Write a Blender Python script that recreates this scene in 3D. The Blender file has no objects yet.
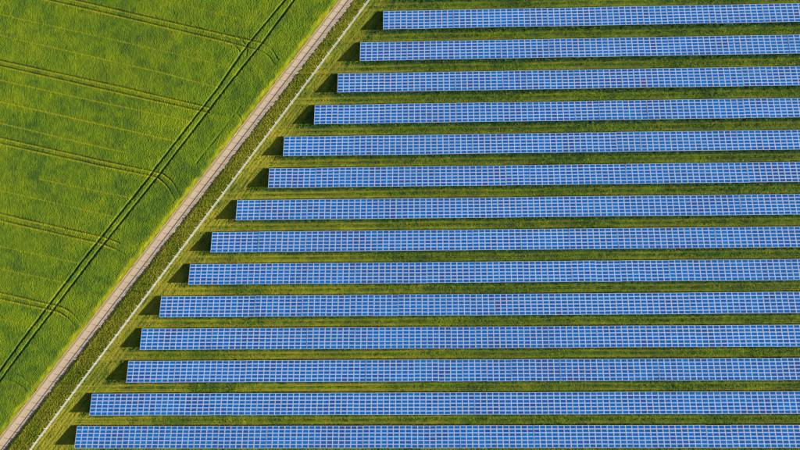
import bpy, math, random
import numpy as np

# ------------------------------------------------------------------ camera, sky, sun, exposure
scene = bpy.context.scene
C = scene.collection
RNG = np.random.default_rng(7)
random.seed(7)

CAM_H = 267.878
cam_d = bpy.data.cameras.new('camera')
cam = bpy.data.objects.new('camera', cam_d)
C.objects.link(cam)
cam.location = (0, 0, CAM_H)
cam.rotation_euler = (0.08477, 0.03991, -0.00686)
FPX = 949.9122                      # focal length in pixels of an 800 px wide picture
cam_d.sensor_width = 36
cam_d.lens = FPX / 800 * 36
cam_d.clip_start = 1
cam_d.clip_end = 4000
scene.camera = cam

SUN_EL = math.radians(20.0)
SHX, SHY = -0.9962, 0.087           # direction the shadows fall on the ground
world = bpy.data.worlds.new('World')
scene.world = world
world.use_nodes = True
wn = world.node_tree.nodes
sky = wn.new('ShaderNodeTexSky')
sky.sky_type = 'NISHITA'
sky.sun_disc = False
sky.sun_elevation = SUN_EL
sky.sun_rotation = math.atan2(-SHX, -SHY)
wn['Background'].inputs['Strength'].default_value = 0.05
world.node_tree.links.new(sky.outputs[0], wn['Background'].inputs['Color'])

sun_d = bpy.data.lights.new('sun', 'SUN')
sun_d.energy = 5.0
sun_d.angle = math.radians(0.5)
sun_d.color = (1.0, 0.90, 0.70)
sun = bpy.data.objects.new('sun', sun_d)
C.objects.link(sun)
sun.location = (60, 0, 60)
ce = math.cos(SUN_EL)
from mathutils import Vector, Matrix
sun.rotation_euler = Vector((SHX * ce, SHY * ce, -math.sin(SUN_EL))).to_track_quat('-Z', 'Y').to_euler()

vs = scene.view_settings
vs.view_transform = 'Standard'
vs.look = 'None'
vs.exposure = 1.1
vs.gamma = 1.0
vs.use_curve_mapping = False
scene.cycles.filter_width = 1.35
scene.cycles.max_bounces = 5
scene.cycles.diffuse_bounces = 2
scene.cycles.glossy_bounces = 2

# ------------------------------------------------------------------ helpers
CAMR = np.array(cam.rotation_euler.to_matrix())
def at(u, v, z=0.0):
    """pixel of the 800 x 450 photograph -> point on the level z"""
    d = CAMR @ np.array([(u - 400) / FPX, -(v - 225) / FPX, -1.0])
    t = (z - CAM_H) / d[2]
    return np.array([d[0] * t, d[1] * t])

def obj(name, me, parent=None, mats=()):
    o = bpy.data.objects.new(name, me)
    C.objects.link(o)
    o.parent = parent
    for m in mats:
        if m.name not in [x.name for x in me.materials]:
            me.materials.append(m)
    return o

def tag(o, label=None, cat=None, group=None, kind=None):
    for k, v in (('label', label), ('category', cat), ('group', group), ('kind', kind)):
        if v:
            o[k] = v
    return o

def mesh_np(name, V, F, mats=None, mi=None, smooth=False, attrs=None):
    """V (n,3), F (m,k) of one face size"""
    me = bpy.data.meshes.new(name)
    V = np.asarray(V, np.float32); F = np.asarray(F, np.int32)
    n, k = F.shape
    me.vertices.add(len(V)); me.vertices.foreach_set('co', V.ravel())
    me.loops.add(n * k); me.loops.foreach_set('vertex_index', F.ravel())
    me.polygons.add(n)
    me.polygons.foreach_set('loop_start', np.arange(0, n * k, k, dtype=np.int32))
    if mi is not None:
        me.polygons.foreach_set('material_index', np.asarray(mi, np.int32))
    me.polygons.foreach_set('use_smooth', np.full(n, smooth))
    for m in mats or ():
        me.materials.append(m)
    for an, av in (attrs or {}).items():
        a = me.attributes.new(an, 'FLOAT', 'POINT')
        a.data.foreach_set('value', np.asarray(av, np.float32))
    me.update(calc_edges=True)
    return me

BOXF = np.array([[0, 3, 2, 1], [4, 5, 6, 7], [0, 1, 5, 4], [1, 2, 6, 5], [2, 3, 7, 6], [3, 0, 4, 7]])
class MB:
    def __init__(s): s.V = []; s.F = []; s.n = 0
    def box(s, x0, x1, y0, y1, z0, z1):
        s.hexa([(x0, y0, z0), (x1, y0, z0), (x1, y1, z0), (x0, y1, z0), (x0, y0, z1), (x1, y0, z1), (x1, y1, z1), (x0, y1, z1)])
    def hexa(s, pts):
        s.V += [tuple(p) for p in pts]; s.F += (BOXF + s.n).tolist(); s.n += 8
    def bar(s, a, b, w, h=None, up=(0, 0, 1)):
        a = Vector(a); b = Vector(b); h = h or w
        d = (b - a).normalized(); u = Vector(up)
        if abs(d.dot(u)) > .95: u = Vector((0, 1, 0))
        r = d.cross(u).normalized() * w / 2; q = r.cross(d).normalized() * h / 2
        s.hexa([a - r - q, a + r - q, a + r + q, a - r + q, b - r - q, b + r - q, b + r + q, b - r + q])
    def mesh(s, name, mat): return mesh_np(name, s.V, s.F, [mat])

def noise2(x, y, cell, seed=0):
    """smooth value noise in 0..1 at the scale of cell metres"""
    X = np.asarray(x) / cell; Y = np.asarray(y) / cell
    i = np.floor(X).astype(np.int64); j = np.floor(Y).astype(np.int64)
    fx = X - i; fy = Y - j
    fx = fx * fx * (3 - 2 * fx); fy = fy * fy * (3 - 2 * fy)
    def h(a, b):
        n = (a * 374761393 + b * 668265263 + seed * 1442695041) & 0xffffffff
        n = ((n ^ (n >> 13)) * 1274126177) & 0xffffffff
        return ((n ^ (n >> 16)) & 0xffff) / 65535.0
    a = h(i, j); b = h(i + 1, j); c = h(i, j + 1); d = h(i + 1, j + 1)
    return a * (1 - fx) * (1 - fy) + b * fx * (1 - fy) + c * (1 - fx) * fy + d * fx * fy

def sstep(a, b, x):
    t = np.clip((x - a) / (b - a), 0, 1)
    return t * t * (3 - 2 * t)

def seg_dist(px, py, pts):
    """distance of points to a polyline"""
    best = np.full(px.shape, 1e9)
    for (ax, ay), (bx, by) in zip(pts[:-1], pts[1:]):
        dx, dy = bx - ax, by - ay
        L2 = dx * dx + dy * dy + 1e-9
        t = np.clip(((px - ax) * dx + (py - ay) * dy) / L2, 0, 1)
        best = np.minimum(best, np.hypot(px - ax - t * dx, py - ay - t * dy))
    return best

# ------------------------------------------------------------------ the lie of the land
# the road runs along D from its upper left edge P0; s is metres along it, t metres to its left
P0 = np.array([-27.3, 88.7])
D = np.array([-0.6135, -0.7897]); D /= np.linalg.norm(D)
N = np.array([D[1], -D[0]])
ROAD_R = -3.45
def st(x, y):
    return (x - P0[0]) * D[0] + (y - P0[1]) * D[1], (x - P0[0]) * N[0] + (y - P0[1]) * N[1]
def xy(s, t):
    return P0[0] + s * D[0] + t * N[0], P0[1] + s * D[1] + t * N[1]
def z_road(s):
    return -0.18 - 0.82 * np.clip(s / 150.0, -0.2, 1.3)
def t_fence(s):
    return -7.15 - 0.0160 * s
def z_ground(s, t):
    tf = t_fence(s) + 0.5
    u = (t - tf) / (ROAD_R - 0.55 - tf)
    k = 0.80 * np.clip(u, 0, 1) + 0.20 * sstep(ROAD_R - 0.75, ROAD_R - 0.1, t)
    z = z_road(s) * k
    return z

# ------------------------------------------------------------------ materials
def mat(name):
    m = bpy.data.materials.new(name); m.use_nodes = True
    nt = m.node_tree
    b = nt.nodes['Principled BSDF']
    return m, nt, b
def nd(nt, typ, **kw):
    n = nt.nodes.new(typ)
    for k, v in kw.items(): setattr(n, k, v)
    return n
def ramp(nt, stops, fac):
    r = nd(nt, 'ShaderNodeValToRGB')
    e = r.color_ramp.elements
    while len(e) < len(stops): e.new(0.5)
    for el, (p, c) in zip(e, stops):
        el.position = p; el.color = (*c, 1)
    nt.links.new(fac, r.inputs[0])
    return r
def noise(nt, scale, detail=2, vec=None, rough=0.5):
    n = nd(nt, 'ShaderNodeTexNoise')
    n.inputs['Scale'].default_value = scale
    n.inputs['Detail'].default_value = detail
    n.inputs['Roughness'].default_value = rough
    if vec is not None: nt.links.new(vec, n.inputs['Vector'])
    return n.outputs['Fac']
def pos(nt):
    return nd(nt, 'ShaderNodeNewGeometry').outputs['Position']
def mixc(nt, f, a, b):
    n = nd(nt, 'ShaderNodeMix', data_type='RGBA')
    for s, v in ((0, f), (6, a), (7, b)):
        if isinstance(v, (int, float)): n.inputs[s].default_value = v
        elif isinstance(v, tuple): n.inputs[s].default_value = (*v, 1)
        else: nt.links.new(v, n.inputs[s])
    return n.outputs[2]
def mth(nt, op, a, b=None, clamp=False):
    n = nd(nt, 'ShaderNodeMath', operation=op, use_clamp=clamp)
    for i, v in enumerate((a, b)):
        if v is None: continue
        if isinstance(v, (int, float)): n.inputs[i].default_value = v
        else: nt.links.new(v, n.inputs[i])
    return n.outputs[0]
def attr(nt, name):
    return nd(nt, 'ShaderNodeAttribute', attribute_name=name).outputs['Fac']

def plant_material(name, cols, dry_lit, dry_attr=True, soil_shade=None):
    """leafy ground cover: greens by noise, drier or painted as sunlit by attribute, ruts coloured as dark earth and shade"""
    m, nt, b = mat(name)
    p = pos(nt)
    f1 = noise(nt, 0.16, 3, p); f2 = noise(nt, 2.2, 2, p, 0.7); f3 = noise(nt, 0.035, 2, p)
    f = mth(nt, 'ADD', mth(nt, 'MULTIPLY', f1, 0.5), mth(nt, 'ADD', mth(nt, 'MULTIPLY', f2, 0.35), mth(nt, 'MULTIPLY', f3, 0.25)))
    if dry_attr:
        f = mth(nt, 'ADD', f, mth(nt, 'MULTIPLY', mth(nt, 'SUBTRACT', attr(nt, 'tint'), 0.5), 0.42))
    base = ramp(nt, [(0.32, cols[0]), (0.54, cols[1]), (0.78, cols[2])], f).outputs[0]
    c = base
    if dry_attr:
        d = mth(nt, 'MULTIPLY', attr(nt, 'dry_lit'), mth(nt, 'ADD', mth(nt, 'MULTIPLY', f2, 1.0), 0.5), True)
        c = mixc(nt, d, c, dry_lit)
    if soil_shade:
        c = mixc(nt, attr(nt, 'soil_shade'), c, soil_shade)
    nt.links.new(c, b.inputs['Base Color'])
    b.inputs['Roughness'].default_value = 0.9
    b.inputs['Specular IOR Level'].default_value = 0.1
    return m

M_CROP = plant_material('young_cereal', [(0.040, 0.090, 0.012), (0.087, 0.148, 0.009), (0.152, 0.205, 0.007)], (0.22, 0.235, 0.006), soil_shade=(0.045, 0.040, 0.020))
M_GRASS = plant_material('meadow_grass', [(0.012, 0.046, 0.014), (0.040, 0.092, 0.010), (0.100, 0.150, 0.008)], (0.245, 0.232, 0.020), soil_shade=(0.06, 0.06, 0.02))
M_FAR = plant_material('far_grass', [(0.012, 0.046, 0.014), (0.040, 0.092, 0.010), (0.100, 0.150, 0.008)], (0.2, 0.2, 0.01), dry_attr=False)

# concrete road
M_ROAD, nt, b = mat('pale_concrete')
p = pos(nt)
fa = noise(nt, 0.35, 4, p, 0.65); fb = noise(nt, 6.0, 3, p, 0.7)
c = ramp(nt, [(0.3, (0.41, 0.32, 0.235)), (0.7, (0.50, 0.395, 0.295))], fa).outputs[0]
c2 = ramp(nt, [(0.3, (0.37, 0.285, 0.21)), (0.75, (0.54, 0.43, 0.325))], fb).outputs[0]
wt = attr(nt, 'wheel')
c = mixc(nt, mth(nt, 'MULTIPLY', wt, mth(nt, 'MULTIPLY', fa, 0.9)), mixc(nt, 0.4, c, c2), (0.56, 0.455, 0.35))
nt.links.new(c, b.inputs['Base Color'])
b.inputs['Roughness'].default_value = 0.9
M_SHOULDER, nt, b = mat('sandy_shoulder')
c = ramp(nt, [(0.35, (0.30, 0.20, 0.09)), (0.7, (0.46, 0.33, 0.16))], noise(nt, 3.0, 3, pos(nt), 0.7)).outputs[0]
nt.links.new(c, b.inputs['Base Color']); b.inputs['Roughness'].default_value = 0.95

# solar modules
M_FRAME, nt, b = mat('anodised_aluminium')
b.inputs['Base Color'].default_value = (0.40, 0.465, 0.59, 1)
b.inputs['Metallic'].default_value = 0.0
b.inputs['Roughness'].default_value = 0.5
M_SHEET, nt, b = mat('white_backsheet_under_glass')
b.inputs['Base Color'].default_value = (0.31, 0.38, 0.65, 1)
b.inputs['Roughness'].default_value = 0.35
M_CELL, nt, b = mat('blue_silicon_cells')
g = nd(nt, 'ShaderNodeNewGeometry'); oi = nd(nt, 'ShaderNodeObjectInfo')
r = mth(nt, 'FRACT', mth(nt, 'ADD', mth(nt, 'MULTIPLY', g.outputs['Random Per Island'], 7.31), mth(nt, 'MULTIPLY', oi.outputs['Random'], 13.7)))
lowf = noise(nt, 0.09, 2, g.outputs['Position'])
f = mth(nt, 'ADD', mth(nt, 'MULTIPLY', r, 0.75), mth(nt, 'MULTIPLY', mth(nt, 'SUBTRACT', lowf, 0.5), 1.3))
c = ramp(nt, [(0.0, (0.004, 0.140, 0.52)), (0.35, (0.004, 0.112, 0.45)), (0.70, (0.008, 0.085, 0.37)), (0.90, (0.018, 0.070, 0.30)), (1.0, (0.040, 0.065, 0.26))], f).outputs[0]
nt.links.new(c, b.inputs['Base Color'])
b.inputs['Roughness'].default_value = 0.12
b.inputs['IOR'].default_value = 1.45
M_BACK, nt, b = mat('module_back'); b.inputs['Base Color'].default_value = (0.55, 0.55, 0.55, 1)
M_STEEL, nt, b = mat('galvanised_steel')
c = ramp(nt, [(0.3, (0.48, 0.49, 0.50)), (0.7, (0.68, 0.69, 0.70))], noise(nt, 3.0, 2, pos(nt))).outputs[0]
nt.links.new(c, b.inputs['Base Color'])
b.inputs['Metallic'].default_value = 0.3; b.inputs['Roughness'].default_value = 0.5
M_WIRE, nt, b = mat('light_fence_wire')
b.inputs['Base Color'].default_value = (0.47, 0.49, 0.53, 1); b.inputs['Roughness'].default_value = 0.45
M_ORANGE, nt, b = mat('orange_plastic')
b.inputs['Base Color'].default_value = (0.75, 0.22, 0.02, 1); b.inputs['Roughness'].default_value = 0.5
M_DARK, nt, b = mat('dark_plastic')
b.inputs['Base Color'].default_value = (0.03, 0.03, 0.03, 1)

# ------------------------------------------------------------------ the setting: base ground, road
S_ = np.concatenate([[-1500, -700, -300, -120, -60], np.arange(-30, 200, 10), [260, 400, 700, 1500]]).astype(float)
T_ = np.concatenate([[-1500, -700, -300, -120, -60, -20], np.arange(-11, -3.2, 0.5), [-3.0, -2, -1, 0, 1, 20, 60, 120, 300, 700, 1500]]).astype(float)
SS, TT = np.meshgrid(S_, T_, indexing='ij')
X, Y = xy(SS, TT)
Z = z_ground(SS, TT) - 0.06
def grid_faces(ni, nj):
    i = np.arange(ni - 1)[:, None] * nj + np.arange(nj - 1)[None, :]
    return np.stack([i, i + nj, i + nj + 1, i + 1], -1).reshape(-1, 4)[:, ::-1]
ground = obj('ground', mesh_np('ground', np.stack([X, Y, Z], -1).reshape(-1, 3), grid_faces(len(S_), len(T_)), [M_FAR], smooth=True))
tag(ground, 'grassy ground under the solar park and the field', 'ground', kind='structure')

# road: a slightly crowned concrete strip, a worn edge on both sides
def road_mesh():
    ss = np.arange(-60, 230, 0.5)
    tt = np.array([ROAD_R - 0.05, ROAD_R + 0.02, -2.95, -2.55, -2.15, -1.72, -1.3, -0.9, -0.5, -0.02, 0.05])
    crown = np.array([-0.05, 0.0, 0.0, 0.0, 0.002, 0.003, 0.002, 0.0, 0.0, 0.0, -0.05])
    wheel = np.array([0, 0, .3, 1, .3, 0, .3, 1, .3, 0, 0])
    s2, t2 = np.meshgrid(ss, tt, indexing='ij')
    j = (noise2(ss, ss * 0, 0.9, 5) - .5) * 0.16
    t2 = t2.copy(); t2[:, :2] += j[:, None]; j2 = (noise2(ss, ss * 0, 1.1, 9) - .5) * 0.14; t2[:, -2:] += j2[:, None]
    x, y = xy(s2, t2)
    z = z_road(s2) + crown[None, :] + 0.02
    return mesh_np('road', np.stack([x, y, z], -1).reshape(-1, 3), grid_faces(len(ss), len(tt)), [M_ROAD], smooth=True, attrs=dict(wheel=np.tile(wheel, len(ss))))
road = obj('road', road_mesh())
tag(road, 'pale concrete farm road running diagonally between field and fence', 'road', kind='structure')
def shoulder_mesh():
    ss = np.arange(-60, 230, 0.4); tt = np.array([-0.06, 0.15, 0.32, 0.5])
    s2, t2 = np.meshgrid(ss, tt, indexing='ij'); t2 = t2.copy()
    t2[:, 2:] += ((noise2(ss, ss * 0, 1.3, 3) - .5) * 0.5)[:, None]
    x, y = xy(s2, t2)
    z = z_road(s2) + np.array([-0.02, 0.04, 0.05, -0.03])[None, :] + 0.02
    return mesh_np('road_shoulder', np.stack([x, y, z], -1).reshape(-1, 3), grid_faces(len(ss), len(tt)), [M_SHOULDER], smooth=True)
tag(obj('road_shoulder', shoulder_mesh()), 'narrow sandy edge between concrete road and crop', 'road edge', kind='structure')

# ------------------------------------------------------------------ the cereal field with its tramlines
ZC = -0.1
def px(*pts): return [tuple(at(u, v, ZC)) for u, v in pts]
HEAD = [px((305, -25), (285, 0), (248, 44), (217, 89), (154, 169), (148, 178), (87, 254), (22, 339), (0, 369), (-25, 402)),
        px((314, -25), (294, 0), (262, 43), (225.5, 88), (160, 173), (95, 254), (30, 339), (0, 379), (-25, 412))]
TRAM = [px((-60, -32), (76, 0), (140, 15), (236, 37), (262, 43)), px((-60, -26), (50, 0), (140, 20.7), (228, 42), (258, 50)),
        px((-40, 51), (0, 60), (118, 86), (209, 107.4)), px((-40, 56), (0, 65.3), (100, 88), (209, 112.6)),
        px((-40, 128), (0, 137.3), (100, 160), (156, 172), (166, 176.5), (173.5, 183.5), (179.6, 196)), px((-40, 134), (0, 143), (100, 165), (151, 175.8), (161, 180.5), (168.5, 188.4), (174.6, 199.7)),
        px((-40, 204), (0, 213.4), (104, 237), (118, 242.5)), px((-40, 211), (0, 220), (100, 243), (114, 248.5)),
        px((-40, 283.5), (0, 292.6), (54, 305), (63, 308), (72, 314), (80, 323)), px((-40, 290), (0, 298.6), (50, 309.6), (58, 312), (67, 318), (75, 327))]
FAINT = [px((262, 43), (271, 49), (278, 60)), px((258, 50), (268, 56), (274, 64)), px((236, 37), (243, 42), (247, 49), (246, 56)), px((228, 42), (236, 47), (240, 53), (238, 60)),
         px((118, 242.5), (130, 248)), px((114, 248.5), (124, 254)), px((209, 107.4), (228, 110), (238, 115), (242, 121)), px((209, 112.6), (224, 116), (232, 121)),
         px((240, 107), (212, 143), (196, 163)), px((-30, 364), (0, 372), (12, 374), (21, 377), (29, 384)), px((-30, 370), (0, 378), (10, 381), (20, 386), (25, 391)),
         ]
def curve(q, k=8):
    """rounded version of a polyline"""
    P = [np.array(p) for p in q]; P = [2 * P[0] - P[1]] + P + [2 * P[-1] - P[-2]]
    o = []
    for a, b_, c_, d_ in zip(P, P[1:], P[2:], P[3:]):
        for t in np.linspace(0, 1, k, endpoint=False):
            o.append(tuple(.5 * (2 * b_ + (c_ - a) * t + (2 * a - 5 * b_ + 4 * c_ - d_) * t * t + (3 * b_ - a - 3 * c_ + d_) * t ** 3)))
    return o + [tuple(P[-2])]
FAINT = [curve(q) for q in FAINT]
for i in (4, 5, 8, 9):
    TRAM[i] = TRAM[i][:2] + curve(TRAM[i][2:])
SEED = [px((-40, 5), (0, 14), (160, 50), (240, 69)), px((-40, 26), (0, 35), (160, 72), (220, 88)), px((-40, 71), (0, 80), (100, 102), (196, 122)),
        px((-40, 92), (0, 101.4), (100, 124), (180, 142)), px((-40, 114), (0, 123), (110, 149), (130, 153)), px((40, 179), (132, 198)),
        px((-40, 181), (0, 190), (90, 211), (116, 217)), px((-40, 237), (0, 246), (56, 258)), px((22, 251), (78, 263)), px((-40, 259.5), (0, 268.6), (70, 284)),
        px((104, -13), (200, 9), (262, 24)), px((-40, 310), (0, 319), (40, 328))]
SEEDW = [.6, .8, .7, 1.3, .8, .6, .7, .5, .5, .6, .35, .4]

def tuft_noise(x, y, seed):
    return 0.5 * noise2(x, y, 0.42, seed) + 0.3 * noise2(x, y, 0.9, seed + 1) + 0.2 * noise2(x, y, 2.3, seed + 2)

RES = 0.2
ss = np.arange(-22, 190, RES); tt = np.arange(0.3, 96, RES)
s2, t2 = np.meshgrid(ss, tt, indexing='ij')
s2 = s2 + (RNG.random(s2.shape) - .5) * RES * .7; t2 = t2 + (RNG.random(s2.shape) - .5) * RES * .7
X, Y = xy(s2, t2)
# keep what lies in the picture and a good margin round it
keep = (X > -146) & (Y < 106) & (Y > -58)
d_head = np.minimum(*[seg_dist(X, Y, q) for q in HEAD])
d_tram = np.minimum.reduce([seg_dist(X, Y, q) for q in TRAM])
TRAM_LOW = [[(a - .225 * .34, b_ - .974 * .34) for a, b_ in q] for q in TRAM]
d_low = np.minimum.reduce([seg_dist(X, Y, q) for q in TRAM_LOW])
d_faint = np.minimum.reduce([seg_dist(X, Y, q) for q in FAINT])
wob = (noise2(X, Y, 1.7, 31) - .5) * 0.1
g_head = 1 - sstep(0.20, 0.44, d_head + wob)
g_tram = (1 - sstep(0.08, 0.26, d_tram + wob)) * (0.25 + 0.75 * sstep(3, 10, t2))
g_faint = (1 - sstep(0.05, 0.42, d_faint + wob)) * (0.25 + 0.75 * noise2(X, Y, 3, 77))
seed_l = np.zeros(X.shape)
for q, w in zip(SEED, SEEDW):
    d = seg_dist(X, Y, q)
    seed_l = np.maximum(seed_l, (1 - sstep(0.05, 0.30, d)) * 1.25 * w * (0.55 + 0.7 * noise2(X, Y, 6, 13)))
groove = np.maximum.reduce([0.95 * g_head, 0.8 * g_tram, 0.55 * g_faint, 0.3 * np.clip(seed_l, 0, 1)])
edge = sstep(0.3, 1.7, t2 + (noise2(X, Y, 1.5, 8) - .5) * 1.0)       # the crop starts behind a grassy margin
tn = tuft_noise(X, Y, 40)
grain = RNG.random(X.shape)
drill = 0.5 + 0.5 * np.sin(t2 * 2 * math.pi / 1.5)
hcrop = (0.40 + 0.12 * (tn - .5) + 0.10 * (grain - .5) + 0.06 * (noise2(X, Y, 9, 3) - .5)) * (0.30 + 0.70 * edge)
h = hcrop * (1 - 0.92 * groove) + 0.03
Z = z_ground(s2, t2) + h
dry_lit = np.clip((1 - sstep(0.4, 2.2, t2 + (noise2(X, Y, 2.0, 18) - .5) * 1.6)) * (0.4 + 0.9 * noise2(X, Y, 1.3, 22)), 0, 1)
dry_lit = np.maximum(dry_lit, 0.85 * np.clip(seed_l, 0, 1))
patch = np.clip(noise2(X, Y, 13, 51) * 0.6 + noise2(X, Y, 4.5, 52) * 0.5 - 0.5, 0, 1)
dry_lit = np.maximum(dry_lit, patch * 0.35)
lit_rim = (1 - sstep(0.08, 0.30, d_low)) * (0.35 + 0.9 * noise2(X, Y, 5, 66)) * (0.2 + 0.8 * sstep(4, 11, t2))  # yellow lower edge paints the groove's sunlit wall into the crop colour
dry_lit = np.clip(dry_lit + 1.5 * lit_rim, 0, 1)
tint = 0.5 + 0.40 * (tn - .5) + 0.75 * (grain - .5) * RNG.random(X.shape) + 0.50 * (noise2(X, Y, 1.4, 81) - .5) + 0.24 * (noise2(X, Y, 4.2, 84) - .5) + 0.25 * (noise2(X, Y, 18, 82) - .5) - 0.14 * (1 - sstep(8, 15, t2)) - 0.18 * g_faint
soil_shade = np.clip(0.35 * g_head + 0.75 * g_tram * (0.3 + 1.0 * noise2(X, Y, 7, 61)), 0, 1)  # dark rut earth, also painting in the shade of the groove walls
def masked_grid(V, mask, ni, nj, attrs):
    F = grid_faces(ni, nj)
    ok = mask.ravel()[F].all(1)
    F = F[ok]
    used = np.unique(F)
    re = np.full(ni * nj, -1, np.int64); re[used] = np.arange(len(used))
    return V[used], re[F], {k: v.ravel()[used] for k, v in attrs.items()}
V, F, A = masked_grid(np.stack([X, Y, Z], -1).reshape(-1, 3), keep, *X.shape, dict(dry_lit=dry_lit, soil_shade=soil_shade, tint=tint))
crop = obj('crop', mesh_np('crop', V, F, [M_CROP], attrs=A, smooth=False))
tag(crop, 'green young cereal crop with paired tractor tracks left of the road', 'crop', kind='stuff')

# ------------------------------------------------------------------ where the rows stand
TILT = math.radians(17.0); CT, ST = math.cos(TILT), math.sin(TILT)
MODX, MODY = 1.675, 1.022
LOW = 0.78
ROW_Y0, ROW_DY = 84.66516, 9.05617
ROW_X = [-14.9, -21.57, -28.03, -34.7, -43.51, -47.75, -56.89, -63.98, -70.22, -78.35, -83.76, -87.44, -97.7, -101.76]
ROW_DEPTH = 6 * MODY * CT
X_END = 113.0

# ------------------------------------------------------------------ grass: verge, bank and aisles, one rough sward
gx = np.arange(-140, 116, 0.25); gy = np.arange(-56, 104, 0.22)
X, Y = np.meshgrid(gx, gy, indexing='ij')
X = X + (RNG.random(X.shape) - .5) * 0.18; Y = Y + (RNG.random(X.shape) - .5) * 0.16
s2, t2 = st(X, Y)
keep = t2 < ROAD_R + 0.1
under = np.zeros(X.shape, bool)
aisle = np.full(X.shape, 99.0)         # metres from the low edge of the row below the aisle
for k, xl in enumerate(ROW_X):
    yt = ROW_Y0 - ROW_DY * k
    under |= (Y < yt - 1.0) & (Y > yt - ROW_DEPTH + 1.3) & (X > xl + 1.8)
    dy = Y - yt
    m = (dy > -0.6) & (dy < ROW_DY - ROW_DEPTH + 0.6)
    aisle = np.where(m, dy, aisle)
keep &= ~under
tf = t_fence(s2)
rel = tf - t2                           # metres to the solar side of the fence
bank = (rel < 0)
tn = np.where(bank, tuft_noise(X, Y, 90), np.where(rel < 7, tuft_noise(s2 * .35, t2, 92), tuft_noise(X * .4, Y, 94)))
grain = RNG.random(X.shape)
hb = 0.14 + 0.05 * sstep(-0.2, 1.2, -rel)
h = np.where(bank, hb, 0.13)
# tall unmown fringe hanging over the road edge
roadside = np.exp(-((t2 - (ROAD_R - 0.5)) / 0.55) ** 2)
h = h + roadside * (0.0 + 0.12 * sstep(40, 150, s2)) * (0.4 + 1.0 * noise2(X, Y, 2.2, 14))
# uncut fringes below the table edges; their dark colour paints in the shade band
fringe_shade = np.maximum(np.exp(-((aisle + 0.15) / 0.4) ** 2), np.exp(-((aisle - (ROW_DY - ROW_DEPTH) - 0.05) / 0.55) ** 2)) * sstep(3, 9, rel)
h = h + fringe_shade * 0.34
h = h * np.where(bank, 0.65 + 0.7 * tn, 0.35 + 1.3 * tn) + (grain - .5) * np.where(bank, 0.14, 0.11)
# wheel tracks beside the fence and along the aisles
tr = np.zeros(X.shape)
for c, w, a in ((1.0, .3, .8), (1.9, .22, .5), (2.7, .35, .9), (3.6, .22, .6), (4.5, .35, .7), (5.3, .22, .4)):
    tr = np.maximum(tr, np.exp(-((rel - c - (noise2(s2, s2 * 0, 15, int(c * 10)) - .5) * .5) / w) ** 2) * a * (0.4 + 0.9 * noise2(s2, rel, 5, 33)))
ta = np.zeros(X.shape)
for c, w, a in ((0.55, .24, .9), (1.05, .16, .5), (2.15, .24, .65)):
    ta = np.maximum(ta, np.exp(-((aisle - c - (noise2(X, X * 0 + np.round(Y / 9), 20, int(c * 10)) - .5) * .35) / w) ** 2) * a * (0.15 + 1.5 * noise2(X, Y, 11, 35)))
h = h * (1 - 0.75 * np.clip(tr + ta, 0, 1))
Z = z_ground(s2, t2) + np.clip(h, 0.0, 0.9)
# dryness: yellow strip next to the fence, fading along the aisles towards the right
near = 1 - sstep(3.5, 11, rel)
near = np.where(bank, 0.28, near)
ew = 1 - sstep(-60, 40, X + Y * 0.35)
pat = noise2(X, Y, 6.5, 71) * .6 + noise2(X, Y, 2.1, 72) * .55
dry_lit = np.where(bank, 0.30 + 0.55 * sstep(0.40, 0.80, pat), np.clip(0.62 * near * (0.25 + pat) + 0.28 * ew * sstep(.4, .9, pat) + 0.06 * pat, 0, 1))
dry_lit = np.clip(dry_lit + 0.85 * ta * (0.50 + 0.50 * ew) + 0.38 * tr - 0.30 * (1 - tr) * (rel > 0) * (rel < 6.5), 0, 1)
dry_lit = dry_lit * (1 - 0.8 * fringe_shade)
tint = 0.5 + np.where(bank, .6, .9) * (tn - .5) + 1.1 * (grain - .5) * RNG.random(X.shape) + 0.5 * (noise2(X, Y, 1.2, 83) - .5) - 0.75 * fringe_shade - 0.5 * (tr > .45) * (noise2(s2, rel, 3, 34) > .5)  # fringes painted darker as the shade beside the tables
tint = tint - 0.15 * np.where(aisle < 50, 1 - ew, 0) + np.where(bank, 0.80, 0)  # bank colour lightened to make up for low sun on its slope
flower = (RNG.random(X.shape) < 0.02)
dry_lit = np.where(flower, np.minimum(dry_lit + 0.7, 1), dry_lit)
soil_shade = np.clip(0.35 * tr * noise2(X, Y, 4, 55) + 0.4 * ta * (noise2(X, Y, 5, 56) > .62), 0, 1)
V, F, A = masked_grid(np.stack([X, Y, Z], -1).reshape(-1, 3), keep, *X.shape, dict(dry_lit=dry_lit, soil_shade=soil_shade, tint=tint))
grass = obj('grass', mesh_np('grass', V, F, [M_GRASS], attrs=A, smooth=False))
tag(grass, 'rough yellow and green meadow grass round the solar rows and fence', 'grass', kind='stuff')
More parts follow.
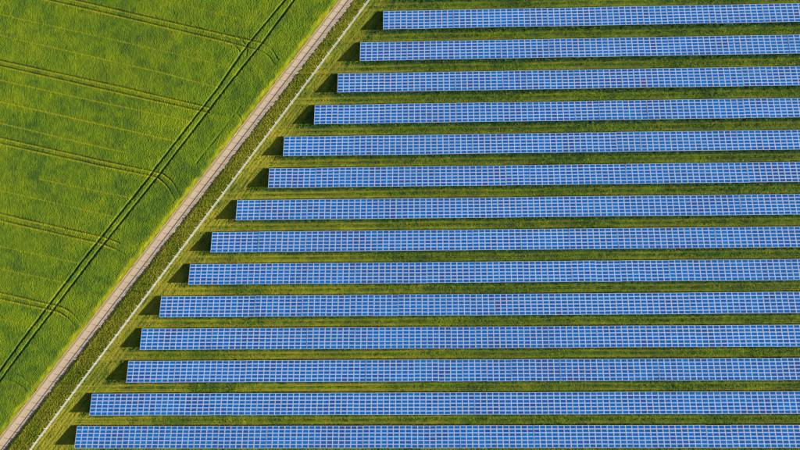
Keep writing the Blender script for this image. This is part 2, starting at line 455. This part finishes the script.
# leafy tufts standing out of the sward: dark and bright specks in the aisles and on the bank
zone = keep & (X > -132) & (X < 110) & (Y > -48) & (Y < 98)
w_t = np.where(bank, 0.06, np.where(aisle < 50, 0.10 + 0.22 * fringe_shade, 0.04)) * (0.3 + 1.4 * noise2(X, Y, 3.1, 95)) * np.where(np.clip(tr + ta, 0, 1) > .35, 0.15, 1)
pick = np.argwhere(zone & (RNG.random(X.shape) < w_t))
n = len(pick); pi_, pj_ = pick[:, 0], pick[:, 1]
bx, by, bz = X[pi_, pj_], Y[pi_, pj_], Z[pi_, pj_] - 0.05
size = (0.10 + 0.17 * RNG.random(n)) * np.where(bank[pi_, pj_], 1.0, 0.9)
tv, td, tt_ = [], [], []
col = RNG.random(n)
for k in range(5):
    a = RNG.random(n) * 2 * math.pi; lean = 0.5 + 0.7 * RNG.random(n)
    dx, dy = np.cos(a), np.sin(a); w = size * 0.42
    q0 = np.stack([bx - dy * w, by + dx * w, bz + 0.02], -1); q1 = np.stack([bx + dy * w, by - dx * w, bz + 0.02], -1)
    q2 = np.stack([bx + dx * size * lean, by + dy * size * lean, bz + size * (0.9 + 0.5 * RNG.random(n))], -1)
    tv.append(np.stack([q0, q1, q2], 1)); td.append(np.repeat(dry_lit[pi_, pj_] * 0.6 + 0.5 * (col > .9), 3)); tt_.append(np.repeat(0.1 + 0.95 * col, 3))
V = np.concatenate(tv).reshape(-1, 3)
tufts = obj('grass_tufts', mesh_np('grass_tufts', V, np.arange(len(V)).reshape(-1, 3), [M_GRASS], attrs=dict(dry_lit=np.clip(np.concatenate(td), 0, 1), tint=np.concatenate(tt_), soil_shade=np.zeros(len(V)))))
tag(tufts, 'scattered leafy grass tufts and flowering weeds between the rows', 'grass', kind='stuff')
del X, Y, Z, V, F, A

# ------------------------------------------------------------------ solar rows
GAPX, GAPY = 0.012, 0.012
FWX, FWY, BWX, BWY, TH = 0.085, 0.035, 0.035, 0.105, 0.038
def module_arrays():
    a, b_ = (MODX - GAPX) / 2, (MODY - GAPY) / 2
    def ring(i, z, j=None):
        j = i if j is None else j
        return [(-a + i, -b_ + j, z), (a - i, -b_ + j, z), (a - i, b_ - j, z), (-a + i, b_ - j, z)]
    V = ring(0, 0) + ring(0, TH) + ring(FWX, TH, FWY) + ring(FWX, TH - .004, FWY) + 2 * ring(FWX + BWX, TH - .004, FWY + BWY)
    F, mi = [], []
    def band(p, q, m):
        for i in range(4):
            j = (i + 1) % 4
            F.append((p + i, p + j, q + j, q + i)); mi.append(m)
    band(0, 4, 0); band(4, 8, 0); band(8, 12, 0); band(12, 16, 1)
    F.append((20, 21, 22, 23)); mi.append(2)
    F.append((3, 2, 1, 0)); mi.append(3)
    return np.array(V), np.array(F), np.array(mi)
MV, MF, MI = module_arrays()
MOD_MATS = [M_FRAME, M_SHEET, M_CELL, M_BACK]
module_me = mesh_np('solar_module', MV, MF, MOD_MATS, MI)

PITCH_SUP = MODX * 4
def support_mesh():
    mb = MB()
    n = np.array([0, ST, CT])
    def on(d, off): return (0.0, -d * CT + off * ST, LOW + d * ST + off * CT)
    mb.bar(on(0.3, -0.17), on(5.85, -0.17), 0.07, 0.11)
    for d in (1.35, 4.6):
        x, y, z = on(d, -0.20)
        mb.bar((0, y, -0.12), (0, y, z), 0.10, 0.12)
    x, y, z = on(2.6, -0.2); q = on(4.6, -0.2)
    mb.bar((0.07, q[1], 0.7), (0.07, y, z), 0.05)
    return mb.mesh('support_frame', M_STEEL)
support_me = support_mesh()

ORD = ['topmost and shortest', 'second', 'third', 'fourth', 'fifth', 'sixth', 'seventh', 'eighth', 'ninth', 'tenth', 'eleventh', 'twelfth', 'thirteenth', 'bottommost and longest']
row_labels = []
for k in range(14):
    if k in (0, 13):
        row_labels.append('%s long tilted row of blue solar panels right of the fence' % ORD[k])
    elif k < 7:
        row_labels.append('long tilted row of blue solar panels, %s counted from the top' % ORD[k])
    else:
        row_labels.append('long tilted row of blue solar panels, %s counted from the bottom' % ORD[13 - k])

for k, xl in enumerate(ROW_X):
    root = bpy.data.objects.new('solar_panel_row', None)
    C.objects.link(root)
    root.location = (xl, ROW_Y0 - ROW_DY * k, 0)
    root.empty_display_size = 1
    tag(root, row_labels[k], 'solar panels', 'rows of solar panels in the meadow')
    ncol = int((X_END - xl) / (MODX * 4 + 0.02)) * 4
    length = ncol * MODX + (ncol // 4 - 1) * 0.02
    r = random.Random(100 + k)
    jit = [(r.gauss(0, .018), r.gauss(0, .014), r.gauss(0, .0035)) for _ in range(ncol // 4 + 1)]
    rest_V, rest_F, rest_M, n = [], [], [], 0
    for c in range(ncol):
        jy, jz, jt = jit[c // 4]
        x = (c + .5) * MODX + (c // 4) * 0.02
        for j in range(6):
            d = (j + .5) * MODY
            loc = (x, -d * CT + jy, LOW + d * ST + jz + jt * (d - 3))
            rx = -TILT + jt + r.gauss(0, .003); ry = r.gauss(0, .003)
            if c < 50:
                o = bpy.data.objects.new('solar_module', module_me)
                o.parent = root; o.location = loc; o.rotation_euler = (rx, ry, 0)
                C.objects.link(o)
            else:
                R = np.array(Matrix.Rotation(rx, 3, 'X') @ Matrix.Rotation(ry, 3, 'Y'))
                rest_V.append(MV @ R.T + np.array(loc)); rest_F.append(MF + n); rest_M.append(MI); n += len(MV)
    if rest_V:
        o = obj('solar_module_field', mesh_np('solar_module_field', np.concatenate(rest_V), np.concatenate(rest_F), MOD_MATS, np.concatenate(rest_M)), root)
        o['kind'] = 'stuff'
    for d in (0.6, 1.9, 4.2, 5.5):
        mb = MB()
        y, z = -d * CT - 0.06 * ST, LOW + d * ST - 0.06 * CT
        mb.bar((0.12, y, z), (length - .12, y, z), 0.06, 0.07)
        obj('purlin', mb.mesh('purlin', M_STEEL), root)
    q = 0.55
    while q < length:
        o = bpy.data.objects.new('support_frame', support_me)
        o.parent = root; o.location = (q, 0, 0); C.objects.link(o)
        q += PITCH_SUP

# ------------------------------------------------------------------ the fence along the road
fence = bpy.data.objects.new('mesh_fence', None)
C.objects.link(fence)
tag(fence, 'pale wire mesh fence with angled post tops beside the concrete road', 'fence')
BAY = 2.5; MESH_H = 2.1
fd = Vector((*xy(150, t_fence(150)), 0)) - Vector((*xy(0, t_fence(0)), 0))
fd.normalize()
fa = math.atan2(fd.y, fd.x)
start = Vector((*xy(0, t_fence(0)), 0))
out = Vector((fd.y, -fd.x, 0))           # towards the road
if out.x * N[0] + out.y * N[1] < 0: out = -out
side = 1 if Vector((-fd.y, fd.x, 0)).dot(out) > 0 else -1
def post_mesh():
    mb = MB()
    mb.box(-.024, .024, -.03, .03, -0.1, MESH_H + 0.06)
    mb.bar((0, 0, MESH_H + 0.04), (0, side * 0.42, MESH_H + 0.46), 0.065, 0.05)
    mb.box(-.07, .07, -.07, .07, MESH_H + .062, MESH_H + .075)
    return mb.mesh('fence_post', M_WIRE)
def panel_mesh():
    mb = MB(); x0, x1 = 0.05, BAY - 0.05
    nv = 48
    for i in range(nv + 1):
        x = x0 + (x1 - x0) * i / nv
        mb.box(x - .003, x + .003, -.003, .003, 0.06, MESH_H)
    for i in range(10):
        z = 0.08 + (MESH_H - 0.1) * i / 9
        for sgn in (-1, 1):
            mb.box(x0 - .04, x1 + .04, sgn * .010 - .0055, sgn * .010 + .0055, z - .006, z + .006)
    mb.box(x0 - .04, x1 + .04, -.025, .025, MESH_H - .04, MESH_H + .06)
    return mb.mesh('mesh_panel', M_WIRE)
post_me, panel_me = post_mesh(), panel_mesh()
i0, i1 = -5, 70
fence.location = start + fd * (i0 * BAY)
for i in range(i1 - i0):
    p = bpy.data.objects.new('fence_post', post_me); p.parent = fence
    p.location = fd * (i * BAY); p.rotation_euler = (0, 0, fa); C.objects.link(p)
    if i < i1 - i0 - 1:
        p = bpy.data.objects.new('mesh_panel', panel_me); p.parent = fence
        p.location = fd * (i * BAY); p.rotation_euler = (0, 0, fa); C.objects.link(p)

# ------------------------------------------------------------------ the little orange marker by the fence
def lathe(name, prof, m, n=14):
    V, F = [], []
    for r_, z in prof:
        for i in range(n):
            a = 2 * math.pi * i / n
            V.append((r_ * math.cos(a), r_ * math.sin(a), z))
    for j in range(len(prof) - 1):
        for i in range(n):
            F.append((j * n + i, j * n + (i + 1) % n, (j + 1) * n + (i + 1) % n, (j + 1) * n + i))
    return mesh_np(name, V, F, [m], smooth=True)
mk = bpy.data.objects.new('marker', None); C.objects.link(mk)
q = at(359.8, 9.8, 0.3); s_, t_ = st(q[0], q[1])
mk.location = (q[0], q[1], float(z_ground(s_, t_)))
tag(mk, 'small orange marker standing in the grass between fence and road', 'marker')
obj('marker_body', lathe('marker_body', [(.001, .0), (.20, .0), (.21, .08), (.20, .55), (.15, .68), (.001, .72)], M_ORANGE), mk)
obj('marker_base', lathe('marker_base', [(.001, -.1), (.30, -.1), (.30, .06), (.22, .075), (.001, .078)], M_DARK), mk)
